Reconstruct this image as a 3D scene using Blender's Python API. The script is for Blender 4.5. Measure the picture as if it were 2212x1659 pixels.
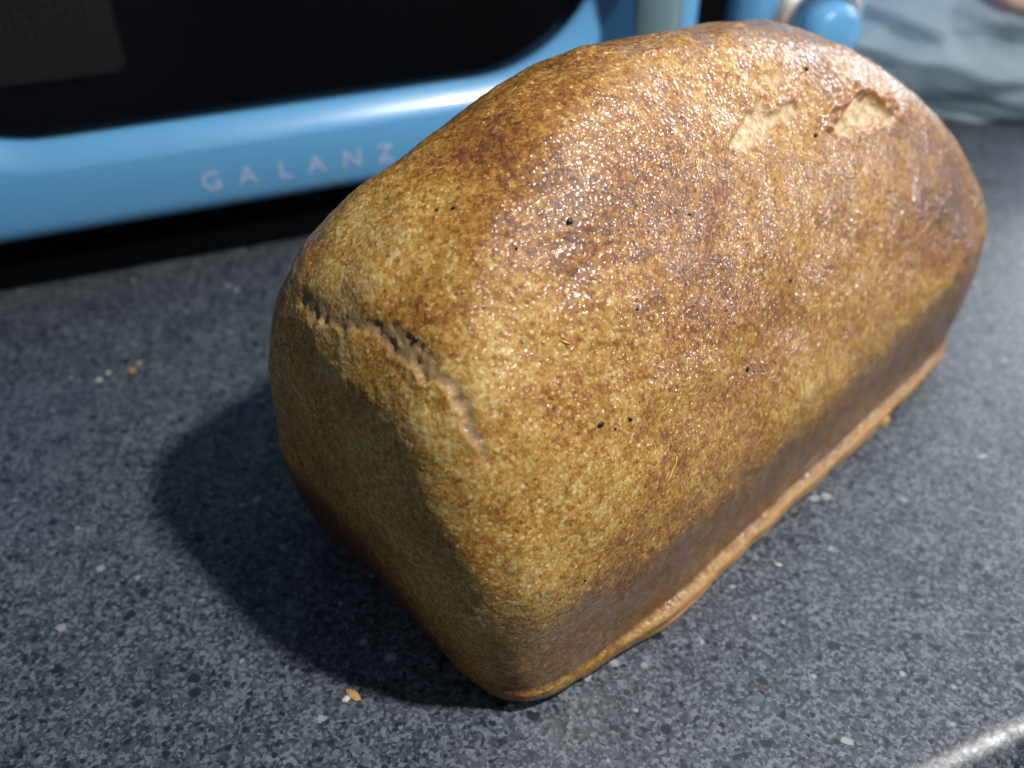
import bpy, bmesh, math, random
import numpy as np
from mathutils import Vector, Matrix, Euler
from mathutils.bvhtree import BVHTree

for o in list(bpy.data.objects):
    bpy.data.objects.remove(o)
scene = bpy.context.scene
COL = scene.collection

# ------------------------------------------------------------------ camera
PW, PH, PF = 2212.0, 1659.0, 2050.0          # pixel frame used for measuring
PITCH = math.radians(40.0)
CAM = np.array([0.0, 0.0, 0.22])
CF = np.array([0, math.cos(PITCH), -math.sin(PITCH)])
CU = np.array([0, math.sin(PITCH), math.cos(PITCH)])
CR = np.array([1.0, 0, 0])
cd = bpy.data.cameras.new('camera')
cam = bpy.data.objects.new('camera', cd)
COL.objects.link(cam)
cam.location = CAM
cam.rotation_euler = (math.radians(90 - 40), 0, 0)
cd.sensor_width = 36.0
cd.lens = PF / PW * 36.0
cd.clip_start = 0.01
cd.clip_end = 50
cd.dof.use_dof = True
cd.dof.focus_distance = 0.222
cd.dof.aperture_fstop = 8.0
scene.camera = cam

# ------------------------------------------------------------------ world + lamps
world = bpy.data.worlds.new('World')
scene.world = world
world.use_nodes = True
bg = world.node_tree.nodes['Background']
bg.inputs[0].default_value = (0.62, 0.74, 0.95, 1)
bg.inputs[1].default_value = 0.14


def area(name, loc, target, size, power, color, shape='DISK', size_y=None):
    ld = bpy.data.lights.new(name, 'AREA')
    ld.shape = shape
    ld.size = size
    if size_y:
        ld.size_y = size_y
    ld.energy = power
    ld.color = color
    ob = bpy.data.objects.new(name, ld)
    COL.objects.link(ob)
    ob.location = loc
    d = Vector(target) - Vector(loc)
    ob.rotation_euler = d.to_track_quat('-Z', 'Y').to_euler()
    return ob


# the lamp above the counter that throws the crisp shadow to the left
area('counter_lamp', (0.22, 0.09, 0.50), (0.03, 0.22, 0.0), 0.034, 3.5, (1.0, 0.965, 0.94))
# two unseen lights added low right and beyond the loaf for the crust glints
area('side_glint_light', (1.10, 0.26, 0.30), (0.07, 0.22, 0.10), 0.15, 3.9, (0.90, 0.94, 1.0), 'RECTANGLE', 0.12)
area('back_glint_light', (0.86, 1.03, 0.36), (0.10, 0.27, 0.12), 0.34, 4.4, (0.88, 0.93, 1.0), 'RECTANGLE', 0.20)

# large unseen light added behind for the pale haze mirrored in the counter
area('haze_light', (0.95, 1.25, 1.10), (0.15, 0.25, 0.0), 1.0, 4.6, (0.84, 0.92, 1.0), 'RECTANGLE', 0.9)

vs = scene.view_settings
vs.view_transform = 'Standard'
vs.look = 'None'
vs.exposure = 0.0
vs.gamma = 1.0
vs.use_curve_mapping = False
scene.render.engine = 'CYCLES'


# ------------------------------------------------------------------ helpers
def pix_dir(px, py):
    d = CR * (px - PW / 2) / PF + CU * (PH / 2 - py) / PF + CF
    return d / np.linalg.norm(d)


def pix_ground(px, py, z=0.0):
    d = pix_dir(px, py)
    return CAM + d * ((z - CAM[2]) / d[2])


def tag(o, label=None, cat=None, group=None, kind=None):
    if label: o['label'] = label
    if cat: o['category'] = cat
    if group: o['group'] = group
    if kind: o['kind'] = kind
    return o


def link(name, me, mat=None, parent=None, loc=None, smooth=False):
    o = bpy.data.objects.new(name, me)
    COL.objects.link(o)
    if mat: me.materials.append(mat)
    if parent: o.parent = parent
    if loc is not None: o.location = loc
    if smooth:
        me.polygons.foreach_set('use_smooth', [True] * len(me.polygons))
    return o


def empty(name, loc, rz=0.0):
    o = bpy.data.objects.new(name, None)
    COL.objects.link(o)
    o.location = loc
    o.rotation_euler = (0, 0, rz)
    o.empty_display_size = 0.02
    return o


def mesh_from(name, verts, faces):
    me = bpy.data.meshes.new(name)
    me.from_pydata([tuple(map(float, v)) for v in verts], [], faces)
    me.update()
    return me


_rs = np.random.RandomState(7)
_perm = _rs.permutation(256)
_perm = np.concatenate([_perm, _perm, _perm])
_grad = _rs.normal(size=(256, 3))
_grad /= np.linalg.norm(_grad, axis=1)[:, None]


def perlin(P):
    """gradient noise of points P (n,3), about -0.7..0.7"""
    P = np.asarray(P, float)
    i = np.floor(P).astype(int)
    f = P - i
    i &= 255
    w = f * f * f * (f * (f * 6 - 15) + 10)
    r = np.zeros(len(P))
    for dx in (0, 1):
        for dy in (0, 1):
            for dz in (0, 1):
                h = _perm[_perm[_perm[(i[:, 0] + dx) & 255] + ((i[:, 1] + dy) & 255)] + ((i[:, 2] + dz) & 255)]
                g = _grad[h]
                d = (f[:, 0] - dx) * g[:, 0] + (f[:, 1] - dy) * g[:, 1] + (f[:, 2] - dz) * g[:, 2]
                wx = w[:, 0] if dx else 1 - w[:, 0]
                wy = w[:, 1] if dy else 1 - w[:, 1]
                wz = w[:, 2] if dz else 1 - w[:, 2]
                r += d * wx * wy * wz
    return r * 1.6


def sstep(a, b, x):
    t = np.clip((x - a) / (b - a), 0, 1)
    return t * t * (3 - 2 * t)


class NT:
    """tiny node-tree writer"""
    def __init__(self, name):
        self.m = bpy.data.materials.new(name)
        self.m.use_nodes = True
        self.t = self.m.node_tree
        self.b = self.t.nodes['Principled BSDF']
        self.out = self.t.nodes['Material Output']
        self.tc = None

    def n(self, typ, **kw):
        nd = self.t.nodes.new(typ)
        for k, v in kw.items():
            setattr(nd, k, v)
        return nd

    def put(self, sock, v):
        if v is None: return
        if hasattr(v, 'links') or isinstance(v, bpy.types.NodeSocket):
            self.t.links.new(v, sock)
        elif isinstance(v, (tuple, list)):
            sock.default_value = tuple(v) + ((1,) if len(v) == 3 and sock.type == 'RGBA' else ())
        else:
            sock.default_value = v

    def coord(self):
        if self.tc is None:
            self.tc = self.n('ShaderNodeTexCoord')
        return self.tc.outputs['Object']

    def noise(self, scale, detail=3, rough=0.55, vec=None, dist=0.0):
        nd = self.n('ShaderNodeTexNoise')
        self.put(nd.inputs['Vector'], vec or self.coord())
        self.put(nd.inputs['Scale'], scale)
        self.put(nd.inputs['Detail'], detail)
        self.put(nd.inputs['Roughness'], rough)
        self.put(nd.inputs['Distortion'], dist)
        return nd.outputs['Fac']

    def voro(self, scale, feature='F1', rand=1.0, vec=None):
        nd = self.n('ShaderNodeTexVoronoi', feature=feature)
        self.put(nd.inputs['Vector'], vec or self.coord())
        self.put(nd.inputs['Scale'], scale)
        self.put(nd.inputs['Randomness'], rand)
        return nd

    def math(self, op, a, b=None, clamp=False):
        nd = self.n('ShaderNodeMath', operation=op)
        nd.use_clamp = clamp
        self.put(nd.inputs[0], a)
        if b is not None: self.put(nd.inputs[1], b)
        return nd.outputs[0]

    def rng(self, v, a, b, c=0.0, d=1.0, smooth=False):
        nd = self.n('ShaderNodeMapRange')
        if smooth: nd.interpolation_type = 'SMOOTHSTEP'
        for k, x in zip(range(5), (v, a, b, c, d)):
            self.put(nd.inputs[k], x)
        return nd.outputs[0]

    def mix(self, f, a, b, blend='MIX'):
        nd = self.n('ShaderNodeMix', data_type='RGBA', blend_type=blend)
        self.put(nd.inputs[0], f)
        self.put(nd.inputs[6], a)
        self.put(nd.inputs[7], b)
        return nd.outputs[2]

    def ramp(self, f, stops):
        nd = self.n('ShaderNodeValToRGB')
        e = nd.color_ramp.elements
        while len(e) < len(stops): e.new(0.5)
        for el, (p, c) in zip(e, stops):
            el.position = p
            el.color = tuple(c) + (1,)
        self.put(nd.inputs[0], f)
        return nd.outputs[0]

    def attr(self, name):
        nd = self.n('ShaderNodeAttribute')
        nd.attribute_name = name
        return nd.outputs['Fac']

    def bump(self, h, strength, dist, normal=None):
        nd = self.n('ShaderNodeBump')
        self.put(nd.inputs['Height'], h)
        self.put(nd.inputs['Strength'], strength)
        self.put(nd.inputs['Distance'], dist)
        if normal: self.put(nd.inputs['Normal'], normal)
        return nd.outputs[0]

    def set(self, **kw):
        for k, v in kw.items():
            self.put(self.b.inputs[k.replace('_', ' ')], v)
        return self.m


def plain(name, col, rough=0.5, metal=0.0, bumps=None, coat=0.0, var=0.0):
    t = NT(name)
    c = col
    if var:
        c = t.mix(t.noise(60, 4), tuple(x * (1 - var) for x in col), tuple(min(1, x * (1 + var)) for x in col))
    t.set(Base_Color=c, Roughness=rough, Metallic=metal, Coat_Weight=coat)
    if bumps:
        t.set(Normal=t.bump(t.noise(bumps[0], 4), bumps[1], bumps[2]))
    return t.m


# ------------------------------------------------------------------ counter
def mat_quartz():
    t = NT('speckled_quartz')
    wob = t.n('ShaderNodeVectorMath', operation='ADD')
    nz = t.n('ShaderNodeTexNoise')
    t.put(nz.inputs['Vector'], t.coord()); t.put(nz.inputs['Scale'], 420.0); t.put(nz.inputs['Detail'], 2.0)
    sc = t.n('ShaderNodeVectorMath', operation='SCALE')
    t.put(sc.inputs[0], nz.outputs['Color']); sc.inputs['Scale'].default_value = 0.0013
    t.put(wob.inputs[0], t.coord()); t.put(wob.inputs[1], sc.outputs[0])
    v = wob.outputs[0]
    grain = t.voro(1150, vec=v)
    gr = t.n('ShaderNodeSeparateColor'); t.put(gr.inputs[0], grain.outputs['Color'])
    fine = t.noise(1500, 4, 0.7)
    g = t.math('ADD', t.math('MULTIPLY', gr.outputs[0], 0.62), t.math('MULTIPLY', fine, 0.5))
    cloud = t.noise(60, 3)
    g = t.math('ADD', g, t.math('MULTIPLY', t.math('SUBTRACT', cloud, 0.5), 0.35))
    col = t.ramp(g, [(0.20, (0.014, 0.019, 0.025)), (0.42, (0.040, 0.052, 0.064)), (0.62, (0.066, 0.082, 0.098)), (0.86, (0.150, 0.170, 0.190))])

    def chips(scale, thr, size, c, col, ch=0):
        vo = t.voro(scale, vec=v)
        sp = t.n('ShaderNodeSeparateColor'); t.put(sp.inputs[0], vo.outputs['Color'])
        keep = t.math('LESS_THAN', sp.outputs[ch], thr)
        sz = t.math('MULTIPLY', t.math('ADD', sp.outputs[2], 0.45), size)
        inside = t.rng(t.math('SUBTRACT', vo.outputs['Distance'], sz), -0.08, 0.07, 1.0, 0.0)
        return t.mix(t.math('MULTIPLY', keep, inside), col, c)
    col = chips(430, 0.20, 0.42, (0.013, 0.018, 0.023), col)
    col = chips(290, 0.12, 0.42, (0.012, 0.019, 0.025), col, 1)
    col = chips(460, 0.10, 0.38, (0.150, 0.166, 0.186), col, 1)
    col = chips(250, 0.045, 0.32, (0.28, 0.29, 0.305), col)
    col = chips(330, 0.0012, 0.30, (0.12, 0.04, 0.03), col, 1)
    t.set(Base_Color=col, Roughness=t.rng(t.noise(260, 4), 0.3, 0.7, 0.31, 0.46), Specular_IOR_Level=0.5,
          Normal=t.bump(t.math('ADD', t.noise(700, 3), t.math('MULTIPLY', gr.outputs[1], 0.4)), 0.12, 0.0006))
    return t.m


QUARTZ = mat_quartz()
EDGE = math.radians(22.5)
eX = np.array([math.cos(EDGE), math.sin(EDGE)])
eY = np.array([-math.sin(EDGE), math.cos(EDGE)])
E0 = np.array([0.113, 0.1245])      # a point where the flat top rolls into the rounded front
R = 0.014
prof = [(1.0, -0.040), (1.0, 0.0)]
prof += [(0.0, 0.0)]
for k in range(1, 13):
    a = k / 12 * math.pi / 2
    prof.append((-R * math.sin(a), -R + R * math.cos(a)))
prof += [(-R, -0.026)]
for k in range(1, 9):
    a = k / 8 * math.pi / 2
    prof.append((-R + R * 0.8 * (1 - math.cos(a)), -0.026 - R * math.sin(a)))
vv, ff = [], []
for s in (-0.75, 1.2):
    for (d, z) in prof:
        p = E0 + eX * s + eY * d
        vv.append((p[0], p[1], z))
n = len(prof)
for i in range(n):
    j = (i + 1) % n
    ff.append((i, j, n + j, n + i))
ff.append(tuple(range(n - 1, -1, -1)))
ff.append(tuple(range(n, 2 * n)))
me = mesh_from('countertop', vv, ff)
ct = link('countertop', me, QUARTZ)
tag(ct, 'dark grey speckled quartz countertop with rounded front edge', None, kind='structure')
for p in me.polygons:
    p.use_smooth = False
bm = bmesh.new(); bm.from_mesh(me); bmesh.ops.recalc_face_normals(bm, faces=bm.faces); bm.to_mesh(me); bm.free()
for p in me.polygons:
    if len(p.vertices) == 4 and abs(p.normal.z) < 0.999 and p.area < 0.05:
        p.use_smooth = True

# ------------------------------------------------------------------ the loaf
CX, CY, YAW = 0.0422, 0.2376, 0.7711
LL, WW, HH = 0.2375, 0.116, 0.1357
CA, SA = math.cos(YAW), math.sin(YAW)


# half sizes up the loaf: near end, far end, oven side, lamp side (base .. crown)
KNOTS = [[0.896, 0.929, 0.949, 0.962, 0.94, 0.815, 0.599, 0.321, 0.0],
         [1.004, 1.063, 1.106, 1.098, 0.989, 0.773, 0.495, 0.226, 0.0],
         [0.885, 0.926, 0.943, 0.928, 0.863, 0.72, 0.497, 0.246, 0.0],
         [0.957, 0.95, 0.951, 0.914, 0.779, 0.564, 0.351, 0.165, 0.0]]


def spline(xk, yk, x):
    n = len(xk); h = xk[1] - xk[0]
    A = np.eye(n); B = np.zeros(n)
    for i in range(1, n - 1):
        A[i, i - 1:i + 2] = (1, 4, 1)
        B[i] = 6 / h ** 2 * (yk[i - 1] - 2 * yk[i] + yk[i + 1])
    M = np.linalg.solve(A, B)
    i = np.minimum((x / h).astype(int), n - 2)
    a = (xk[i + 1] - x) / h; b = 1 - a
    return a * yk[i] + b * yk[i + 1] + ((a ** 3 - a) * M[i] + (b ** 3 - b) * M[i + 1]) * h * h / 6


# silhouette corrections measured on the photograph: point (mm) and offset (mm)
FIX = [(-63.9, 188.9, 66.7, 2.0, 0.0, 0.0), (-60.6, 188.6, 78.6, -3.4, 0.3, 0.3), (-57.3, 193.8, 86.7, -1.1, 0.2, 0.2),
       (-52.6, 194.9, 94.2, -1.0, 0.2, 0.3), (-46.0, 201.5, 100.9, -4.0, 1.2, 1.5), (-40.6, 198.6, 107.2, -0.3, 0.2, 0.2),
       (-34.1, 209.5, 110.0, -3.0, 1.5, 1.8), (-28.6, 207.1, 115.3, 1.1, -0.7, -0.8), (-24.3, 216.3, 115.2, 4.6, -3.3, -3.9),
       (-16.5, 218.6, 119.8, 4.7, -4.4, -5.2), (-8.5, 221.0, 123.9, -1.0, 1.2, 1.4), (-2.3, 225.8, 125.6, -2.2, 3.5, 4.2),
       (5.5, 227.8, 128.8, -1.2, 2.7, 3.2), (13.6, 238.1, 128.6, -0.7, 2.8, 3.3), (21.4, 240.1, 131.1, -0.0, 0.3, 0.3),
       (31.8, 250.7, 130.9, -0.4, -4.0, -4.8), (41.6, 253.2, 132.8, -0.9, -3.8, -4.5), (53.1, 260.5, 131.6, -0.6, -1.6, -2.0),
       (66.3, 270.3, 127.6, -1.1, -2.0, -2.3), (78.9, 272.0, 124.2, 0.3, 0.3, 0.4), (93.1, 277.9, 118.0, 2.0, 1.8, 2.2),
       (106.8, 283.8, 110.5, -0.1, -0.1, -0.1), (120.7, 287.5, 101.7, -1.7, -1.1, -1.3), (133.5, 288.7, 91.7, 0.7, 0.4, 0.5),
       (140.7, 286.8, 84.4, 1.2, 0.6, 0.7), (149.1, 285.0, 72.3, 4.6, 1.7, 2.0), (159.2, 287.5, 56.7, -2.9, -0.8, -1.0),
       (161.2, 283.3, 40.5, 6.7, 1.4, 1.6), (159.8, 281.4, 24.3, 8.8, 1.2, 1.4), (153.7, 272.2, 13.5, 8.1, 0.5, 0.6),
       (148.3, 266.5, 2.7, -8.4, -0.2, -0.2), (130.8, 247.4, 2.7, 5.1, -0.4, -0.5), (120.2, 236.9, 2.7, -2.3, 0.3, 0.4),
       (108.4, 224.8, 5.5, 1.5, -0.3, -0.4), (98.1, 214.8, 5.5, 4.9, -1.5, -1.8), (91.4, 208.9, 2.7, -2.4, 0.9, 1.1),
       (81.1, 198.3, 8.2, 6.9, -3.5, -4.1), (79.3, 200.2, 0.0, -1.9, 1.1, 1.3), (70.9, 188.4, 5.5, -3.3, 2.7, 3.2),
       (65.1, 183.4, 2.7, 1.4, -1.4, -1.7), (60.4, 178.7, 2.8, 1.8, -2.2, -2.6), (52.2, 170.2, 5.5, 0.2, -0.3, -0.3),
       (48.5, 167.2, 2.8, 1.7, -3.5, -4.1), (41.7, 160.7, 2.8, 1.5, -4.9, -5.8), (32.4, 151.9, 2.8, 0.0, -0.2, -0.2),
       (23.7, 144.2, 2.8, 0.0, 0.2, 0.3), (15.0, 137.8, 2.8, 0.8, 3.5, 4.2), (5.6, 133.8, 2.8, -2.2, -5.6, -6.7),
       (-1.3, 134.3, 2.8, -0.9, -1.7, -2.0), (-11.1, 140.6, 2.8, 1.3, 1.6, 1.9), (-18.8, 146.1, 5.6, 0.7, 0.8, 0.9),
       (-23.2, 149.6, 8.3, -0.6, -0.5, -0.6), (-34.7, 162.5, 5.6, 0.5, 0.3, 0.4), (-42.2, 170.1, 5.6, 2.8, 1.5, 1.8),
       (-50.0, 178.2, 5.6, 5.0, 2.3, 2.7), (-58.5, 187.9, 5.6, 6.4, 2.2, 2.6), (-62.6, 190.0, 16.7, -5.5, -1.4, -1.7),
       (-64.3, 188.6, 33.4, -3.7, -0.6, -0.8), (-66.0, 191.3, 44.5, 5.3, 0.6, 0.7), (-65.3, 189.7, 58.4, 7.5, 0.3, 0.3)]
FIX = np.array(FIX) / 1000.0


def warp(P, sig=0.02):
    d2 = ((P[:, None] - FIX[None, :, :3]) ** 2).sum(-1)
    w = np.exp(-d2 / (2 * sig * sig))
    s = w.sum(1, keepdims=True)
    d = (w @ FIX[:, 3:]) / np.maximum(s, 1)
    d[:, 2] *= np.clip(P[:, 2] / 0.01, 0, 1)
    Q = P + d
    Q[:, 2] = np.maximum(Q[:, 2], 0)
    return Q


def loaf_base():
    # angles at equal spacing along a rounded rectangle
    uu = np.linspace(0, 2 * np.pi, 200001)
    c, s = np.cos(uu), np.sin(uu)
    ex = 2 / 5.6
    gx = np.sign(c) * np.abs(c) ** ex * LL / 2
    gy = np.sign(s) * np.abs(s) ** ex * WW / 2
    al = np.concatenate([[0], np.cumsum(np.hypot(np.diff(gx), np.diff(gy)))])
    NU = 240
    u = np.interp(np.linspace(0, al[-1], NU, endpoint=False), al, uu)
    q = np.linspace(0, 1, 110)
    t = np.where(q < 0.45, q / 0.45 * 0.5, 1 - 0.5 * ((1 - q) / 0.55) ** 2)
    ln, lf, wl, wr = [spline(np.linspace(0, 1, 9), np.array(k), q)[:-1, None] for k in KNOTS]
    t = t[:-1]
    c, s = np.cos(u)[None], np.sin(u)[None]
    T = t[:, None]
    nn = 2.25 + (7.4999 - 2.25) * np.clip(1 - T ** 1.4987, 0, 1)
    x0 = np.sign(c) * np.abs(c) ** (2 / nn)
    y0 = np.sign(s) * np.abs(s) ** (2 / nn)
    r = np.clip(1 - T / 0.05, 0, 1)
    cut = 1 - np.sqrt(1 - r * r * 0.999)
    X = np.where(x0 < 0, x0 * (ln - 0.04 * cut), x0 * (lf - 0.04 * cut)) * LL / 2
    Y = np.where(y0 > 0, y0 * (wl - 0.07 * cut), y0 * (wr - 0.05 * cut)) * WW / 2
    Z = HH * T * (1 - 0.0155 * X / (LL / 2))
    P = np.stack([CX + X * CA - Y * SA, CY + X * SA + Y * CA, Z + 0 * X], -1).reshape(-1, 3)
    P = warp(P)
    NT_ = len(t)
    faces = []
    for i in range(NT_ - 1):
        for j in range(NU):
            k = (j + 1) % NU
            faces.append((i * NU + j, i * NU + k, (i + 1) * NU + k, (i + 1) * NU + j))
    faces.append(tuple(range(NU - 1, -1, -1)))
    top = len(P)
    apex = P[(NT_ - 1) * NU:].mean(0)
    P = np.vstack([P, apex])
    for j in range(NU):
        faces.append(((NT_ - 1) * NU + j, (NT_ - 1) * NU + (j + 1) % NU, top))
    return P, faces


P, faces = loaf_base()
BASE_BVH = BVHTree.FromPolygons([tuple(p) for p in P], faces)


def on_loaf(px, py, bvh=None):
    h = (bvh or BASE_BVH).ray_cast(Vector(CAM), Vector(pix_dir(px, py)))
    return h[0], h[1]


ORG = np.array([CX, CY, 0.0])
tmp = mesh_from('loaf_tmp', P - ORG, faces)
to = bpy.data.objects.new('loaf_tmp', tmp)
COL.objects.link(to)
rm = to.modifiers.new('r', 'REMESH')
rm.mode = 'VOXEL'
rm.voxel_size = 0.00078
rm.use_smooth_shade = True
smo = to.modifiers.new('s', 'SMOOTH')
smo.factor = 0.5
smo.iterations = 90
dg = bpy.context.evaluated_depsgraph_get()
lm = bpy.data.meshes.new_from_object(to.evaluated_get(dg))
bpy.data.objects.remove(to)
lm.name = 'crust'
nv = len(lm.vertices)
V = np.empty(nv * 3); lm.vertices.foreach_get('co', V); V = V.reshape(-1, 3)


def normals():
    N = np.empty(nv * 3); lm.vertices.foreach_get('normal', N)
    return N.reshape(-1, 3)


N = normals()
xl = (V[:, 0] * CA + V[:, 1] * SA) / (LL / 2)       # -1 near end .. +1 far end
yl = (-V[:, 0] * SA + V[:, 1] * CA) / (WW / 2)      # -1 lamp side .. +1 oven side
zz = V[:, 2].copy()
nloc_x = N[:, 0] * CA + N[:, 1] * SA
nloc_y = -N[:, 0] * SA + N[:, 1] * CA
side_r = sstep(0.35, 0.75, -nloc_y)                 # how much a point belongs to the lamp-side wall
end_n = sstep(0.4, 0.8, -nloc_x)                    # near end wall
topm = sstep(0.15, 0.7, N[:, 2])

disp = np.zeros(nv)
wav = perlin(V * 55)
# pan line: dark smooth wall band between the rim and the risen crust, lamp side
ramp_x = 1 + 0.16 * wav
rim_hi = 0.0085 + 0.0009 * perlin(np.stack([xl * 3.1, yl * 0 + 3, zz * 0], 1)) + 0.0005 * perlin(np.stack([xl * 9, yl * 0 + 9, zz * 0], 1))
band_hi = 0.036 + 0.004 * perlin(np.stack([xl * 2.3, yl * 0 + 1, zz * 0], 1)) + 0.003 * wav + 0.013 * sstep(0.1, 0.9, xl)
ragged = 0.0035 * perlin(V * 210) + 0.002 * perlin(V * 520)
in_side = sstep(0.25, 0.6, -nloc_y) * sstep(-0.98, -0.80, xl)
band = in_side * sstep(0.0, 0.0012, zz - rim_hi) * (1 - sstep(-0.008, 0.006, zz - band_hi + ragged)) * (1 - 0.35 * np.clip(perlin(V * 45 + 60), 0, 1))
rimfade = sstep(-0.80, -0.42, xl + 0.12 * wav) * (1 - sstep(0.80, 0.98, xl)) * np.clip(1 + 0.6 * perlin(np.stack([xl * 6, yl * 0 + 31, zz * 0], 1)), 0.5, 1.2)
rim = in_side * (1 - sstep(-0.0009, 0.0009, zz - rim_hi)) * rimfade
groove = np.exp(-((zz - rim_hi * 0.58) / 0.0008) ** 2) * sstep(-0.7, -0.2, xl + 0.5 * perlin(np.stack([xl * 4, yl * 0 + 20, zz * 0], 1)))
disp += rim * (0.0023 - 0.0018 * groove + 0.0003 * perlin(V * 130)) - band * 0.0008
smooth_b = np.clip(band + rim, 0, 1)
# crust relief
rough = 1 - 0.75 * smooth_b
disp += rough * (0.0010 * perlin(V * 38) + 0.00050 * perlin(V * 95 + 5) + 0.00016 * perlin(V * 260 + 9))
bub = perlin(V * 330 + 3)
disp += rough * (0.00010 * bub + 0.00010 * perlin(V * 640 + 1)) * (0.5 + 0.6 * topm)
# vertical strain wrinkles near the corner of end wall and lamp side
wr = perlin(np.stack([V[:, 0] * 190, V[:, 1] * 190, V[:, 2] * 35], 1))
disp += rough * 0.00018 * wr * (1 - topm)


def poly_dist(pts, Vs):
    """distance to a polyline plus the signed side and the position along it"""
    best = np.full(len(Vs), 1e9); side = np.zeros(len(Vs)); along = np.zeros(len(Vs))
    L = 0
    for (a, na), (b, nb) in zip(pts[:-1], pts[1:]):
        ab = b - a; l = np.linalg.norm(ab)
        t = np.clip(((Vs - a) @ ab) / (l * l), 0, 1)
        c = a + t[:, None] * ab
        d = np.linalg.norm(Vs - c, axis=1)
        nn = na + nb
        sd = np.cross(nn, ab); sd /= np.linalg.norm(sd)
        m = d < best
        best[m] = d[m]; side[m] = np.sign((Vs - c) @ sd)[m]; along[m] = (L + t * l)[m]
        L += l
    return best, side, along / L


def line_on_loaf(pp):
    r = []
    for p in pp:
        h, nrm = on_loaf(*p)
        r.append((np.array(h) - ORG, np.array(nrm)))
    return r


tear = np.zeros(nv); pale = np.zeros(nv); lipm = np.zeros(nv)
# the split under the top crust along the near shoulder
crack = line_on_loaf([(640, 628), (668, 655), (705, 678), (745, 694), (790, 690), (822, 708), (872, 738), (915, 775), (945, 806), (985, 848), (1012, 900), (1036, 945), (1052, 990)])
near = np.where(((V - crack[6][0]) ** 2).sum(1) < 0.10 ** 2)[0]
d, sd, al = poly_dist(crack, V[near])
rag = 0.0016 * perlin(V[near] * 170 + 31) + 0.0011 * perlin(V[near] * 420 + 3)
if np.mean(xl[near][(sd > 0) & (d < 0.02)]) < np.mean(xl[near][(sd < 0) & (d < 0.02)]):
    sd = -sd                                        # positive side = towards the top crust
sdist = d * sd + rag
ends = sstep(0.0, 0.07, al) * (1 - sstep(0.95, 1.0, al))
wid = (0.0010 + 0.0015 * np.exp(-((al - 0.50) / 0.17) ** 2) + 0.0009 * np.exp(-((al - 0.12) / 0.1) ** 2) + 0.0006 * perlin(np.stack([al * 14, al * 0 + 2, al * 0], 1))) * ends
inside = (1 - sstep(0.0, 0.0006, sdist - wid * 0.75)) * sstep(-0.0011, 0.0, sdist + wid)
slope = 0.45 + 0.55 * np.clip((sdist + wid) / (1.9 * wid + 1e-6), 0, 1)
pits = np.clip(perlin(V[near] * 420 + 77) + 0.6 * perlin(V[near] * 800 + 7), 0, 1)
disp[near] -= inside * (0.00015 * slope + 0.0011 * pits) * ends
lip = np.exp(-((sdist - wid * 0.75 - 0.0014) / 0.0013) ** 2) * ends * (d < 0.02)
disp[near] += lip * 0.0
bel = np.clip(-sdist, 0, None) / 0.012
disp[near] += 0.0007 * np.exp(-bel) * sstep(0.0, 0.0012, -(sdist + wid)) * (d < 0.06) * sstep(0.0, 0.2, al) * (1 - sstep(0.9, 1.0, al))
lowl = np.exp(-((sdist + wid + 0.0009) / 0.0008) ** 2) * ends * (d < 0.02)
disp[near] += lowl * 0.0003 * sstep(0.35, 0.7, al)
tear[near] = np.maximum(tear[near], inside)
lipm[near] = np.maximum(lipm[near], np.maximum(lip, lowl) * 0.35)


def patch(pp, width, depth, lipamp, palev):
    ln = line_on_loaf(pp)
    mid = ln[len(ln) // 2][0]
    nr = np.where(((V - mid) ** 2).sum(1) < 0.05 ** 2)[0]
    d, sd, al = poly_dist(ln, V[nr])
    if np.mean(V[nr][(sd > 0) & (d < 0.02)] @ CU) < np.mean(V[nr][(sd < 0) & (d < 0.02)] @ CU):
        sd = -sd
    e = np.sin(np.clip(al, 0.06, 0.94) * np.pi) ** 0.5
    x = d + 0.0024 * perlin(V[nr] * 190 + 13) + 0.0014 * perlin(V[nr] * 460 + 8)
    ins = 1 - sstep(width * e * 0.75, width * e, x)
    disp[nr] -= ins * depth
    lp = np.exp(-((x - width * 1.1) / 0.0013) ** 2) * (sd > 0)
    disp[nr] += lp * lipamp
    pale[nr] = np.maximum(pale[nr], ins * palev)
    lipm[nr] = np.maximum(lipm[nr], lp * (1.0 if lipamp > 0.0006 else 0.3))


patch([(1588, 312), (1622, 295), (1640, 268), (1655, 236)], 0.0042, 0.0011, 0.0004, 1.0)
patch([(1668, 252), (1700, 243), (1722, 234)], 0.0026, 0.0008, 0.0004, 0.8)
patch([(1818, 268), (1850, 246), (1885, 232), (1905, 242), (1928, 252)], 0.0048, 0.0015, 0.0017, 1.0)
patch([(1655, 166), (1685, 160)], 0.0028, 0.0006, 0.0003, 0.7)
patch([(1408, 116), (1440, 112), (1470, 116)], 0.0016, 0.0004, 0.0014, 0.3)
patch([(1820, 280), (1842, 262)], 0.004, 0.0006, 0.0, 0.8)
patch([(770, 905), (800, 880), (830, 890)], 0.0016, 0.0003, 0.0, 0.45)
patch([(690, 790), (705, 820), (716, 845)], 0.0022, 0.0003, 0.0, 0.5)
# flaky ridge line on the far left silhouette and small blisters on the top edge
for (px, py, rad, amp) in [(1255, 112, 0.006, 0.0020), (1330, 108, 0.008, 0.0012), (1150, 168, 0.005, 0.0012), (1592, 60, 0.0028, 0.0014), (1048, 240, 0.004, 0.001), (1310, 690, 0.010, 0.0006), (800, 610, 0.009, 0.0012), (700, 600, 0.008, 0.0010)]:
    h, _ = on_loaf(px, py)
    if h is None: continue
    r2 = ((V - (np.array(h) - ORG)) ** 2).sum(1)
    disp += amp * np.exp(-r2 / (2 * rad * rad * 0.25))

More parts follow.
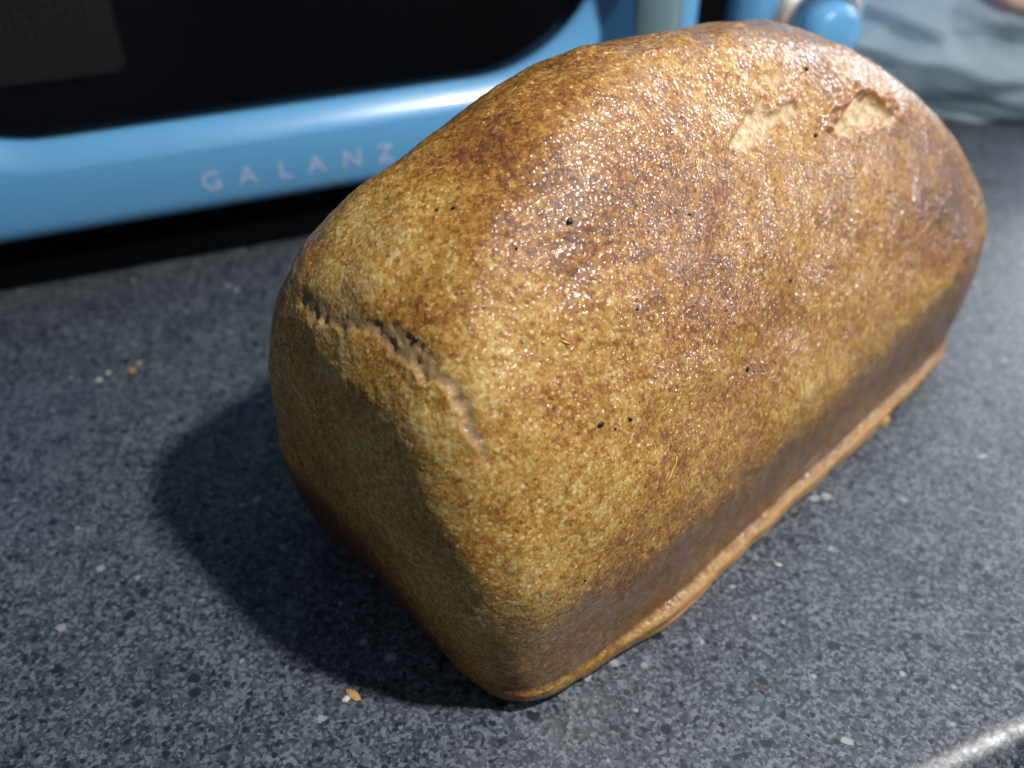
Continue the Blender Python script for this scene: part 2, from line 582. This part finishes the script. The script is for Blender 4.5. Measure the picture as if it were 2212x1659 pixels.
V2 = V + N * disp[:, None]
V2[:, 2] = np.where(zz < 0.0012, np.maximum(zz, 0.0), np.maximum(V2[:, 2], 0.0))
lm.vertices.foreach_set('co', V2.ravel())
lm.update()

# browning: 0 pale crumb-like crust .. 1 deep brown
big = perlin(V * 30 + 40); mid_n = perlin(V * 85 + 4)
topw = sstep(-0.05, 0.55, N[:, 2])
brown = 0.34 + 0.25 * topw * sstep(-1.0, -0.45, xl + 0.15 * big)
brown += 0.14 * big + 0.11 * mid_n
brown -= 0.08 * sstep(-0.55, -0.95, xl) * (1 - end_n)
brown += 0.18 * sstep(0.45, 1.0, xl) * (1 - topm)
low_end = end_n * sstep(0.044, 0.010, zz + 0.004 * big - 0.012 * np.clip(yl, -1, 1))
brown += 0.72 * low_end * sstep(-1.0, 0.3, yl) + 0.20 * low_end
brown += 0.22 * in_side * sstep(0.052, 0.026, zz)
# brown blotch on the far shoulder
h, _ = on_loaf(2050, 440)
r2 = ((V - (np.array(h) - ORG)) ** 2).sum(1)
brown += 0.32 * np.exp(-r2 / (2 * 0.014 ** 2))
h, _ = on_loaf(1490, 590)
r2 = ((V - (np.array(h) - ORG)) ** 2).sum(1)
brown += 0.10 * np.exp(-r2 / (2 * 0.020 ** 2))
brown -= 0.25 * rim
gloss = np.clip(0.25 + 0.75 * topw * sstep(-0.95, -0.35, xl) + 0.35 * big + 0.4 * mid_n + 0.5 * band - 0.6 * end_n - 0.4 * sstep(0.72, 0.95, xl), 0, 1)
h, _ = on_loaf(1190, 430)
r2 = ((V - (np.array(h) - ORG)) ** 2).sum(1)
gloss -= 0.7 * np.exp(-r2 / (2 * 0.024 ** 2))  # coat mask lowered here to keep the sheen off this spot
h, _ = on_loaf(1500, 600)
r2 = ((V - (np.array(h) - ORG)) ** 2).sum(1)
gloss += 0.75 * np.exp(-r2 / (2 * 0.024 ** 2))  # sheen spot painted into the coat mask
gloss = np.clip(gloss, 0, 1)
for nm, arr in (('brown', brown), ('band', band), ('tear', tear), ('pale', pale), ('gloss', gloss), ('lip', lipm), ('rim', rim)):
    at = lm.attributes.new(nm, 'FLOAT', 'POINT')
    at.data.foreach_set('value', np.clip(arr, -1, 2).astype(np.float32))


def mat_crust():
    t = NT('baked_crust')
    br = t.attr('brown')
    v1 = t.voro(900)
    s1 = t.n('ShaderNodeSeparateColor'); t.put(s1.inputs[0], v1.outputs['Color'])
    v2 = t.voro(1500)
    s2 = t.n('ShaderNodeSeparateColor'); t.put(s2.inputs[0], v2.outputs['Color'])
    n1 = t.noise(420, 4, 0.65)
    n2 = t.noise(1300, 3, 0.6)
    n5 = t.noise(170, 3, 0.6)
    f = t.math('ADD', br, t.math('MULTIPLY', t.math('SUBTRACT', n1, 0.5), 0.85))
    f = t.math('ADD', f, t.math('MULTIPLY', t.math('SUBTRACT', n5, 0.5), 0.35))
    f = t.math('ADD', f, t.math('MULTIPLY', t.math('SUBTRACT', s1.outputs[0], 0.5), 0.30))
    f = t.math('ADD', f, t.math('MULTIPLY', t.math('SUBTRACT', n2, 0.5), 0.9))
    # pale bran flecks and darker toasted grains
    fleck = t.math('MULTIPLY', t.math('LESS_THAN', s2.outputs[1], 0.16), t.rng(v2.outputs['Distance'], 0.25, 0.45, 1.0, 0.0))
    f = t.math('SUBTRACT', f, t.math('MULTIPLY', fleck, 0.40))
    big_f = t.math('MULTIPLY', t.math('LESS_THAN', s1.outputs[2], 0.06), t.rng(v1.outputs['Distance'], 0.30, 0.5, 1.0, 0.0))
    f = t.math('SUBTRACT', f, t.math('MULTIPLY', big_f, 0.45))
    dk = t.math('MULTIPLY', t.math('LESS_THAN', s1.outputs[1], 0.12), t.rng(v1.outputs['Distance'], 0.18, 0.42, 1.0, 0.0))
    f = t.math('ADD', f, t.math('MULTIPLY', dk, 0.30))
    col = t.ramp(f, [(0.0, (0.57, 0.45, 0.22)), (0.20, (0.45, 0.295, 0.085)), (0.40, (0.365, 0.198, 0.032)), (0.60, (0.268, 0.108, 0.016)), (0.80, (0.155, 0.054, 0.011)), (1.0, (0.08, 0.028, 0.010))])
    bandc = t.mix(t.rng(t.noise(330, 4, 0.65), 0.35, 0.72), (0.055, 0.026, 0.018), (0.125, 0.062, 0.032))
    col = t.mix(t.math('MULTIPLY', t.attr('band'), t.rng(t.noise(520, 4, 0.7), 0.25, 0.6, 1.0, 0.55)), col, bandc)
    rimc = t.mix(t.noise(240, 4, 0.6), (0.24, 0.11, 0.034), (0.44, 0.26, 0.10))
    col = t.mix(t.math('MULTIPLY', t.attr('rim'), 0.85), col, rimc)
    crumb = t.mix(t.noise(900, 3), (0.16, 0.10, 0.042), (0.29, 0.195, 0.09))
    col = t.mix(t.math('MULTIPLY', t.attr('tear'), 0.9), col, crumb)
    palec = t.mix(t.rng(t.noise(620, 4, 0.6), 0.35, 0.65), (0.32, 0.18, 0.06), (0.62, 0.54, 0.37))
    col = t.mix(t.math('MULTIPLY', t.attr('pale'), 0.85), col, palec)
    col = t.mix(t.math('MULTIPLY', t.attr('lip'), 0.55), col, (0.26, 0.105, 0.022))
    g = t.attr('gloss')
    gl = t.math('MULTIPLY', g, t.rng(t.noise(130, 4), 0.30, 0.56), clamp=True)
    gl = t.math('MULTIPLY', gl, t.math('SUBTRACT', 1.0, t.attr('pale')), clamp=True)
    n3 = t.noise(820, 3, 0.55)
    h = t.math('ADD', t.math('MULTIPLY', n3, 1.0), t.math('MULTIPLY', n2, 0.6))
    h = t.math('ADD', h, t.math('MULTIPLY', t.math('SUBTRACT', 0.5, v1.outputs['Distance']), 0.35))
    soft = t.math('SUBTRACT', 1.0, t.math('MULTIPLY', t.attr('band'), 0.75))
    nb = t.bump(t.math('MULTIPLY', h, soft), 0.42, 0.0005)
    pv = t.voro(760, 'SMOOTH_F1')
    pv.inputs['Smoothness'].default_value = 0.35
    pd = t.math('MULTIPLY', pv.outputs['Distance'], pv.outputs['Distance'])
    pim = t.math('ADD', t.math('MULTIPLY', pd, -1.3), t.math('MULTIPLY', t.noise(520, 1, 0.4), 0.8))
    nc = t.bump(t.math('MULTIPLY', pim, soft), 0.8, 0.00042)
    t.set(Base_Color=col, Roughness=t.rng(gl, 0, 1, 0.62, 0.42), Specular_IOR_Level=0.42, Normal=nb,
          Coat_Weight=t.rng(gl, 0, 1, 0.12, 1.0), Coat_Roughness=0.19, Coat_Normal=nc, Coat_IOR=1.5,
          Subsurface_Weight=0.12, Subsurface_Scale=0.0025)
    t.put(t.b.inputs['Subsurface Radius'], (1.0, 0.45, 0.15))
    return t.m


CRUST = mat_crust()
loaf = empty('bread_loaf', ORG)
tag(loaf, 'whole golden brown tin loaf with speckled glossy crust on the dark counter', 'bread')
crust = link('crust', lm, CRUST, loaf, smooth=True)
FIN_BVH = BVHTree.FromPolygons([tuple(p + ORG) for p in V2], [tuple(p.vertices) for p in lm.polygons])

# burnt specks lying in the crust
SPECK = plain('charred_speck', (0.008, 0.007, 0.007), 0.35)
rnd = random.Random(3)


def lump(name, r, seed, sub=2, squash=(1, 1, 1), amp=0.35, freq=1.3):
    bm = bmesh.new()
    bmesh.ops.create_icosphere(bm, subdivisions=sub, radius=1.0)
    co = np.array([v.co[:] for v in bm.verts])
    k = 1 + amp * perlin(co * freq + seed * 7.3)
    for v, s in zip(bm.verts, k):
        v.co = Vector((v.co.x * s * squash[0] * r, v.co.y * s * squash[1] * r, v.co.z * s * squash[2] * r))
    me = bpy.data.meshes.new(name)
    bm.to_mesh(me); bm.free()
    return me


for i, (px, py, r) in enumerate([(899, 733, 0.00078), (1297, 917, 0.00085), (1361, 905, 0.00066), (1329, 926, 0.0004), (1614, 797, 0.00078), (1230, 479, 0.0009),
                                 (1761, 293, 0.0008), (1707, 606, 0.00055), (945, 453, 0.00055), (980, 449, 0.00055), (1742, 150, 0.0008),
                                 (1376, 667, 0.0005), (1116, 537, 0.00045), (1490, 463, 0.0005), (1264, 1254, 0.0004)]):
    h, nrm = on_loaf(px, py, FIN_BVH)
    if h is None: continue
    m = lump('burnt_speck', r, i + 1, 2, (1, 0.75, 0.6))
    o = link('burnt_speck', m, SPECK, crust, Vector(h) - Vector(ORG) + nrm * r * 0.2, True)
    o.rotation_euler = (Vector(nrm).to_track_quat('Z', 'Y') @ Euler((0, 0, rnd.random() * 6)).to_quaternion()).to_euler()


# short straw-coloured bran fibres
def tube(name, pts, r, seg=6, taper=True):
    vs_, fs_ = [], []
    pts = [Vector(p) for p in pts]
    for i, p in enumerate(pts):
        tdir = (pts[min(i + 1, len(pts) - 1)] - pts[max(i - 1, 0)]).normalized()
        a = tdir.orthogonal().normalized(); b = tdir.cross(a)
        k = r * (0.45 + 0.55 * math.sin(math.pi * (0.1 + 0.8 * i / (len(pts) - 1)))) if taper else r
        for j in range(seg):
            an = 2 * math.pi * j / seg
            vs_.append(p + a * math.cos(an) * k + b * math.sin(an) * k)
    for i in range(len(pts) - 1):
        for j in range(seg):
            k = (j + 1) % seg
            fs_.append((i * seg + j, i * seg + k, (i + 1) * seg + k, (i + 1) * seg + j))
    fs_.append(tuple(range(seg - 1, -1, -1))); fs_.append(tuple((len(pts) - 1) * seg + j for j in range(seg)))
    return mesh_from(name, vs_, fs_)


FIBRE = plain('bran_fibre', (0.62, 0.38, 0.10), 0.35)
for pp in [[(1461, 986), (1459, 1000), (1452, 1015), (1446, 1030), (1441, 1039)], [(1210, 735), (1222, 740), (1232, 743)], [(1647, 798), (1652, 803)]]:
    pts = []
    for p in pp:
        h, nrm = on_loaf(p[0], p[1], FIN_BVH)
        if h: pts.append(Vector(h) - Vector(ORG) + nrm * 0.0002)
    link('bran_fibre', tube('bran_fibre', pts, 0.00022), FIBRE, crust, smooth=True)

# ------------------------------------------------------------------ microwave oven
BLUE = NT('pastel_blue_enamel')
BLUE.set(Base_Color=(0.125, 0.375, 0.655), Roughness=BLUE.rng(BLUE.noise(40, 4), 0.3, 0.7, 0.26, 0.36), Coat_Weight=0.25, Coat_Roughness=0.08,
         Normal=BLUE.bump(BLUE.noise(900, 2), 0.03, 0.0004))
BLUE = BLUE.m
GLASS = NT('dark_window_glass')
GLASS.set(Base_Color=(0.004, 0.005, 0.007), Roughness=GLASS.rng(GLASS.noise(25, 4), 0.35, 0.7, 0.08, 0.22), Specular_IOR_Level=0.35, Alpha=0.32)
GLASS = GLASS.m
BLACK = plain('black_plastic', (0.0015, 0.0015, 0.002), 0.85)
BLACK.node_tree.nodes['Principled BSDF'].inputs['Specular IOR Level'].default_value = 0.1
CHROME = plain('chrome', (0.95, 0.92, 0.86), 0.38, 1.0)
STEEL = plain('brushed_handle_metal', (0.20, 0.32, 0.37), 0.42, 0.45, (300, 0.05, 0.0004))
LETTER = plain('pale_logo_print', (0.47, 0.56, 0.78), 0.4)
REFLECTION = NT('perforated_reflection')  # dotted pale tone painted for the reflection in the door window
_pv = REFLECTION.voro(330, rand=0.0)
REFLECTION.set(Base_Color=REFLECTION.mix(REFLECTION.rng(_pv.outputs['Distance'], 0.22, 0.34), (0.012, 0.011, 0.01), (0.052, 0.047, 0.038)), Roughness=0.6)
REFLECTION = REFLECTION.m

TH = math.radians(20.0)
MO = np.array([-0.20683803, 0.31586476, 0.0])
mw = empty('microwave_oven', MO, TH)
tag(mw, 'pastel blue retro microwave oven with black door window behind the loaf', 'microwave')
# local frame: x along the front, -y towards the room, z up
FY = -0.012                      # door front plane


def rrect(x0, x1, z0, z1, r, seg=16):
    pts = []
    for (cx, cz, a0) in ((x1 - r, z0 + r, -90), (x1 - r, z1 - r, 0), (x0 + r, z1 - r, 90), (x0 + r, z0 + r, 180)):
        for k in range(seg + 1):
            a = math.radians(a0 + 90 * k / seg)
            pts.append((cx + r * math.cos(a), cz + r * math.sin(a)))
    return pts


def loft(name, rings, mat, parent, cap0=False, cap1=False, smooth=True, loc=None):
    """rings: list of (loop, y)"""
    vs_, fs_ = [], []
    m = len(rings[0][0])
    for loop, y in rings:
        vs_ += [(x, y, z) for x, z in loop]
    for i in range(len(rings) - 1):
        for j in range(m):
            k = (j + 1) % m
            fs_.append((i * m + j, i * m + k, (i + 1) * m + k, (i + 1) * m + j))
    if cap0: fs_.append(tuple(range(m - 1, -1, -1)))
    if cap1: fs_.append(tuple((len(rings) - 1) * m + j for j in range(m)))
    me = mesh_from(name, vs_, fs_)
    bm = bmesh.new(); bm.from_mesh(me); bmesh.ops.recalc_face_normals(bm, faces=bm.faces); bm.to_mesh(me); bm.free()
    return link(name, me, mat, parent, loc, smooth)


DX0, DX1, DZ0, DZ1 = -0.062, 0.303, 0.0270, 0.262
WX0, WX1, WZ0, WZ1 = -0.022, 0.262, 0.0640, 0.236
door = empty('door', (0, 0, 0)); door.parent = mw
rings = [(rrect(DX0 + 0.004, DX1 - 0.004, DZ0 + 0.004, DZ1 - 0.004, 0.030), 0.016)]
rr = 0.009
for k in range(0, 9):
    a = k / 8 * math.pi / 2
    ins = rr * (1 - math.sin(a))
    rings.append((rrect(DX0 + rr - rr * math.sin(a) if k < 0 else DX0 + rr * (1 - math.cos(math.pi / 2 - a)) * 0 + (rr - rr * math.cos(a)), DX1 - (rr - rr * math.cos(a)), DZ0 + (rr - rr * math.cos(a)), DZ1 - (rr - rr * math.cos(a)), 0.034 - (rr - rr * math.cos(a)) * 0.5), FY + rr - rr * math.sin(a)))
bw_ = 0.0085
for (o_, y_) in ((0.0006 + bw_, 0.0), (bw_ - 0.0006, 0.0004), (bw_ * 0.5, 0.0032), (0.0008, 0.0062), (0.0, 0.0072), (0.0, 0.012)):
    rings.append((rrect(WX0 - o_, WX1 + o_, WZ0 - o_, WZ1 + o_, 0.060 + o_), FY + y_))
loft('door_frame', rings, BLUE, door)
# dark glass
gl_ = [(rrect(WX0 + 0.0002, WX1 - 0.0002, WZ0 + 0.0002, WZ1 - 0.0002, 0.0599), FY + 0.0098), (rrect(WX0, WX1, WZ0, WZ1, 0.06), FY + 0.0128)]
loft('window', gl_, GLASS, door, True, True, False)

# behind the glass: dark cavity, and an added dotted panel painting the pale reflection
loft('cavity', [(rrect(WX0 - 0.004, WX1 + 0.004, WZ0 - 0.004, WZ1 + 0.004, 0.06), FY + 0.0285), (rrect(WX0 - 0.004, WX1 + 0.004, WZ0 - 0.004, WZ1 + 0.004, 0.06), FY + 0.0295)], BLACK, door, True, True, False)
loft('reflection_panel', [(rrect(-0.018, 0.070, 0.080, 0.228, 0.004), FY + 0.0245), (rrect(-0.018, 0.070, 0.080, 0.228, 0.004), FY + 0.0265)], REFLECTION, door, True, True, False)

# logo letters on the lower rail
word = 'GALANZ'
sx = [0.0905, 0.1045, 0.1190, 0.1318, 0.1465, 0.1600]
for ch, cx_ in zip(word, sx):
    cu = bpy.data.curves.new('logo_letter', 'FONT')
    cu.body = ch
    cu.size = 0.0108
    cu.extrude = 0.00012
    cu.align_x = 'CENTER'
    ob = bpy.data.objects.new('logo_tmp', cu)
    COL.objects.link(ob)
    dgx = bpy.context.evaluated_depsgraph_get()
    me = bpy.data.meshes.new_from_object(ob.evaluated_get(dgx))
    bpy.data.objects.remove(ob)
    me.name = 'logo_letter'
    lo = link('logo_letter', me, LETTER, door, (cx_, FY - 0.00015, 0.0385))
    lo.rotation_euler = (math.pi / 2, 0, 0)
    lo.scale = (1.05, 1.0, 1.0)

# body shell behind the door, control panel, base
loft('body', [(rrect(-0.060, 0.388, 0.022, 0.266, 0.03), 0.30), (rrect(-0.064, 0.392, 0.018, 0.270, 0.034), 0.292), (rrect(-0.064, 0.392, 0.018, 0.270, 0.034), 0.0185)], BLUE, mw, True, True)
cp_r = []
for k in range(0, 7):
    a = k / 6 * math.pi / 2
    i_ = 0.010 * (1 - math.cos(a)) 
    cp_r.append((rrect(0.3235 + i_, 0.390 - i_, 0.0270 + i_, 0.262 - i_, 0.022 - i_ * 0.4), FY + 0.012 - 0.012 * math.sin(a)))
loft('control_panel', [(rrect(0.3235, 0.390, 0.0270, 0.262, 0.022), 0.016)] + cp_r, BLUE, mw, False, True)
loft('gap_trim', [(rrect(0.298, 0.330, 0.034, 0.255, 0.004), 0.017), (rrect(0.298, 0.330, 0.034, 0.255, 0.004), 0.0045)], BLACK, mw, True, True, False)
loft('base', [(rrect(-0.058, 0.386, 0.0015, 0.030, 0.003), 0.28), (rrect(-0.058, 0.386, 0.0015, 0.030, 0.003), 0.004)], BLACK, mw, True, True, False)
for fx, fy_ in ((-0.04, 0.03), (0.365, 0.03), (-0.04, 0.26), (0.365, 0.26)):
    loft('foot', [(rrect(fx - 0.01, fx + 0.01, 0.0, 0.012, 0.004), fy_ - 0.01), (rrect(fx - 0.01, fx + 0.01, 0.0, 0.012, 0.004), fy_ + 0.01)], BLACK, mw, True, True, False)

# upright door handle on two standoffs
hd = empty('handle', (0, 0, 0)); hd.parent = door
hx = 0.2690
hr = []
for (z, w) in ((0.040, 0.006), (0.045, 0.0095), (0.055, 0.0105), (0.15, 0.0105), (0.235, 0.0105), (0.245, 0.0095), (0.250, 0.006)):
    hr.append((z, w))
vs_, fs_ = [], []
sg = 20
for (z, w) in hr:
    for k in range(sg):
        a = 2 * math.pi * k / sg
        vs_.append((hx + w * math.cos(a), FY - 0.021 + 0.0055 * math.sin(a) * w / 0.0105, z))
for i in range(len(hr) - 1):
    for k in range(sg):
        j = (k + 1) % sg
        fs_.append((i * sg + k, i * sg + j, (i + 1) * sg + j, (i + 1) * sg + k))
fs_.append(tuple(range(sg - 1, -1, -1))); fs_.append(tuple((len(hr) - 1) * sg + k for k in range(sg)))
link('grip', mesh_from('grip', vs_, fs_), STEEL, hd, smooth=True)


def cyl_y(name, cx_, cz, rings, mat, parent, seg=40):
    vs_, fs_ = [], []
    for (r, y) in rings:
        for k in range(seg):
            a = 2 * math.pi * k / seg
            vs_.append((cx_ + r * math.cos(a), y, cz + r * math.sin(a)))
    for i in range(len(rings) - 1):
        for k in range(seg):
            j = (k + 1) % seg
            fs_.append((i * seg + k, i * seg + j, (i + 1) * seg + j, (i + 1) * seg + k))
    fs_.append(tuple(range(seg))); fs_.append(tuple((len(rings) - 1) * seg + k for k in range(seg - 1, -1, -1)))
    me = mesh_from(name, vs_, fs_)
    bm = bmesh.new(); bm.from_mesh(me); bmesh.ops.recalc_face_normals(bm, faces=bm.faces); bm.to_mesh(me); bm.free()
    o = link(name, me, mat, parent, smooth=True)
    return o


for z in (0.062, 0.228):
    cyl_y('standoff', hx, z, [(0.006, FY - 0.018), (0.005, FY - 0.010), (0.006, FY + 0.001)], CHROME, hd, 20)
kn = empty('knob', (0, 0, 0)); kn.parent = mw
kx, kz = 0.3585, 0.0715
cyl_y('chrome_ring', kx, kz, [(0.0240, FY + 0.0005), (0.0240, FY - 0.001), (0.0232, FY - 0.0024), (0.0212, FY - 0.0045), (0.0192, FY - 0.0060), (0.0180, FY - 0.0062), (0.0172, FY - 0.004)], CHROME, kn)
cyl_y('knob_cap', kx, kz, [(0.0130, FY - 0.004), (0.0128, FY - 0.015), (0.0118, FY - 0.0185), (0.0095, FY - 0.0195)], BLUE, kn)

# ------------------------------------------------------------------ plastic bag on the right
def mat_film():
    t = NT('clear_bag_film')
    t.set(Base_Color=(0.56, 0.68, 0.74), Roughness=0.18, Transmission_Weight=0.35, IOR=1.12, Specular_IOR_Level=0.9, Alpha=0.62,
          Normal=t.bump(t.noise(70, 4, 0.6, dist=1.0), 0.5, 0.004))
    return t.m


FILM = mat_film()


def bag_mesh(name, cx_, cy_, ax, ay, h, seed, sub=6, ridge=0.012, flat=0.35):
    bm = bmesh.new()
    bmesh.ops.create_icosphere(bm, subdivisions=sub, radius=1.0)
    co = np.array([v.co[:] for v in bm.verts])
    fold = 1 - np.abs(perlin(np.stack([co[:, 0] * 1.6 + co[:, 2] * 1.2, co[:, 1] * 1.6, co[:, 2] * 2.4], 1) + seed)) * 2.6
    fold2 = 1 - np.abs(perlin(co * 3.4 + seed * 3 + 5)) * 2.6
    lumpn = perlin(co * 1.1 + seed * 2)
    k = 1 + 0.16 * lumpn + ridge / ax * (fold + 0.45 * fold2)
    p = co * k[:, None]
    z = p[:, 2]
    z = np.where(z < -flat, -flat + (z + flat) * 0.05, z)
    P_ = np.stack([p[:, 0] * ax, p[:, 1] * ay, (z - z.min()) * h / (z.max() - z.min())], 1)
    for v, q in zip(bm.verts, P_):
        v.co = Vector(q)
    me = bpy.data.meshes.new(name)
    bm.to_mesh(me); bm.free()
    return me


bag = empty('plastic_bag', (0.262, 0.575, 0.0), math.radians(-8))
tag(bag, 'crumpled translucent plastic bag with pale contents beside the microwave', 'bag')
film = link('film', bag_mesh('film', 0, 0, 0.122, 0.106, 0.080, 2.3, 6, 0.016), FILM, bag, smooth=True)
CONT = plain('pale_bag_contents', (0.34, 0.41, 0.43), 0.75, 0.0, (90, 0.4, 0.003), var=0.15)
link('contents', bag_mesh('contents', 0, 0, 0.100, 0.084, 0.062, 5.1, 5, 0.006), CONT, bag, (0.004, 0.004, 0.002), True)

# small round tan lid lying on top of the bag
CARD = plain('tan_lid', (0.42, 0.27, 0.20), 0.5, 0.0, (200, 0.1, 0.0005), var=0.1)
GREYB = plain('grey_lid_rim', (0.13, 0.13, 0.15), 0.5)
bpy.context.view_layer.update()
fw = bag.matrix_world
fb = BVHTree.FromPolygons([tuple(fw @ v.co) for v in film.data.vertices], [tuple(p.vertices) for p in film.data.polygons])
hp = fb.ray_cast(Vector(CAM), Vector(pix_dir(2196, -6)))[0] or Vector((0.29, 0.55, 0.06))
top = fb.ray_cast(Vector((hp.x, hp.y, 0.4)), Vector((0, 0, -1)))
lid = empty('jar_lid', top[0] - top[1] * 0.002)
lid.rotation_euler = top[1].to_track_quat('Z', 'Y').to_euler()
tag(lid, 'small round tan lid lying on top of the plastic bag', 'lid')


def lathe(name, prof, mat, parent, seg=40):
    vs_, fs_ = [], []
    for (r, z) in prof:
        vs_ += [(r * math.cos(2 * math.pi * k / seg), r * math.sin(2 * math.pi * k / seg), z) for k in range(seg)]
    for i in range(len(prof) - 1):
        for k in range(seg):
            j = (k + 1) % seg
            fs_.append((i * seg + k, i * seg + j, (i + 1) * seg + j, (i + 1) * seg + k))
    fs_.append(tuple(range(seg - 1, -1, -1))); fs_.append(tuple((len(prof) - 1) * seg + k for k in range(seg)))
    return link(name, mesh_from(name, vs_, fs_), mat, parent, smooth=True)


lathe('lid_skirt', [(0.0190, 0.0), (0.0200, 0.001), (0.0200, 0.006)], GREYB, lid)
lathe('lid_top', [(0.0202, 0.0061), (0.0200, 0.009), (0.0185, 0.0115), (0.0150, 0.0125), (0.004, 0.0128)], CARD, lid)

# ------------------------------------------------------------------ crumbs on the counter
FLAKE = plain('bread_flake', (0.50, 0.30, 0.13), 0.5, var=0.2)
YEL = plain('golden_crumb', (0.62, 0.36, 0.05), 0.35)
PALE = plain('pale_crumb', (0.62, 0.60, 0.52), 0.4)


def crumb(px, py, r, sq, rz, mat, label, seed, name='crumb', tilt=0.0):
    g = pix_ground(px, py)
    me = lump(name, r, seed, 3, sq, 0.5, 1.6)
    zmin = min(v.co.z for v in me.vertices)
    o = link(name, me, mat, None, (g[0], g[1], -zmin - 0.0001), True)
    o.rotation_euler = (0, 0, rz)
    return tag(o, label, 'crumb', 'crumbs fallen on the counter')


crumb(762, 1502, 0.0024, (1.0, 0.42, 0.20), math.radians(-38), FLAKE, 'flat tan bread flake at the edge of the loaf shadow', 1)
crumb(748, 1512, 0.0010, (1.0, 0.8, 0.4), 0.3, PALE, 'small pale crumb touching the tan bread flake', 2)
crumb(1902, 918, 0.0022, (1.0, 0.8, 0.8), 0.5, YEL, 'bright yellow crumb against the long side of the loaf', 3)
crumb(1681, 1221, 0.0010, (1.0, 0.45, 0.3), -0.4, PALE, 'tiny white crumb alone on the bare counter beside the rim', 4)
crumb(214, 822, 0.0012, (1, 0.6, 0.3), 0.4, PALE, 'pale crumb in front of the microwave', 5)
crumb(234, 806, 0.0009, (1, 0.7, 0.3), 1.0, PALE, 'smaller pale crumb in front of the microwave, beside another', 6)
for i, (px, py, r, nm) in enumerate([(286, 803, 0.0013, 'golden crumb lying between the loaf and the microwave'), (300, 786, 0.0009, 'smaller golden crumb lying between the loaf and the microwave')]):
    crumb(px, py, r, (1.0, 0.7, 0.35), 0.8 * i, YEL, nm, 11 + i)
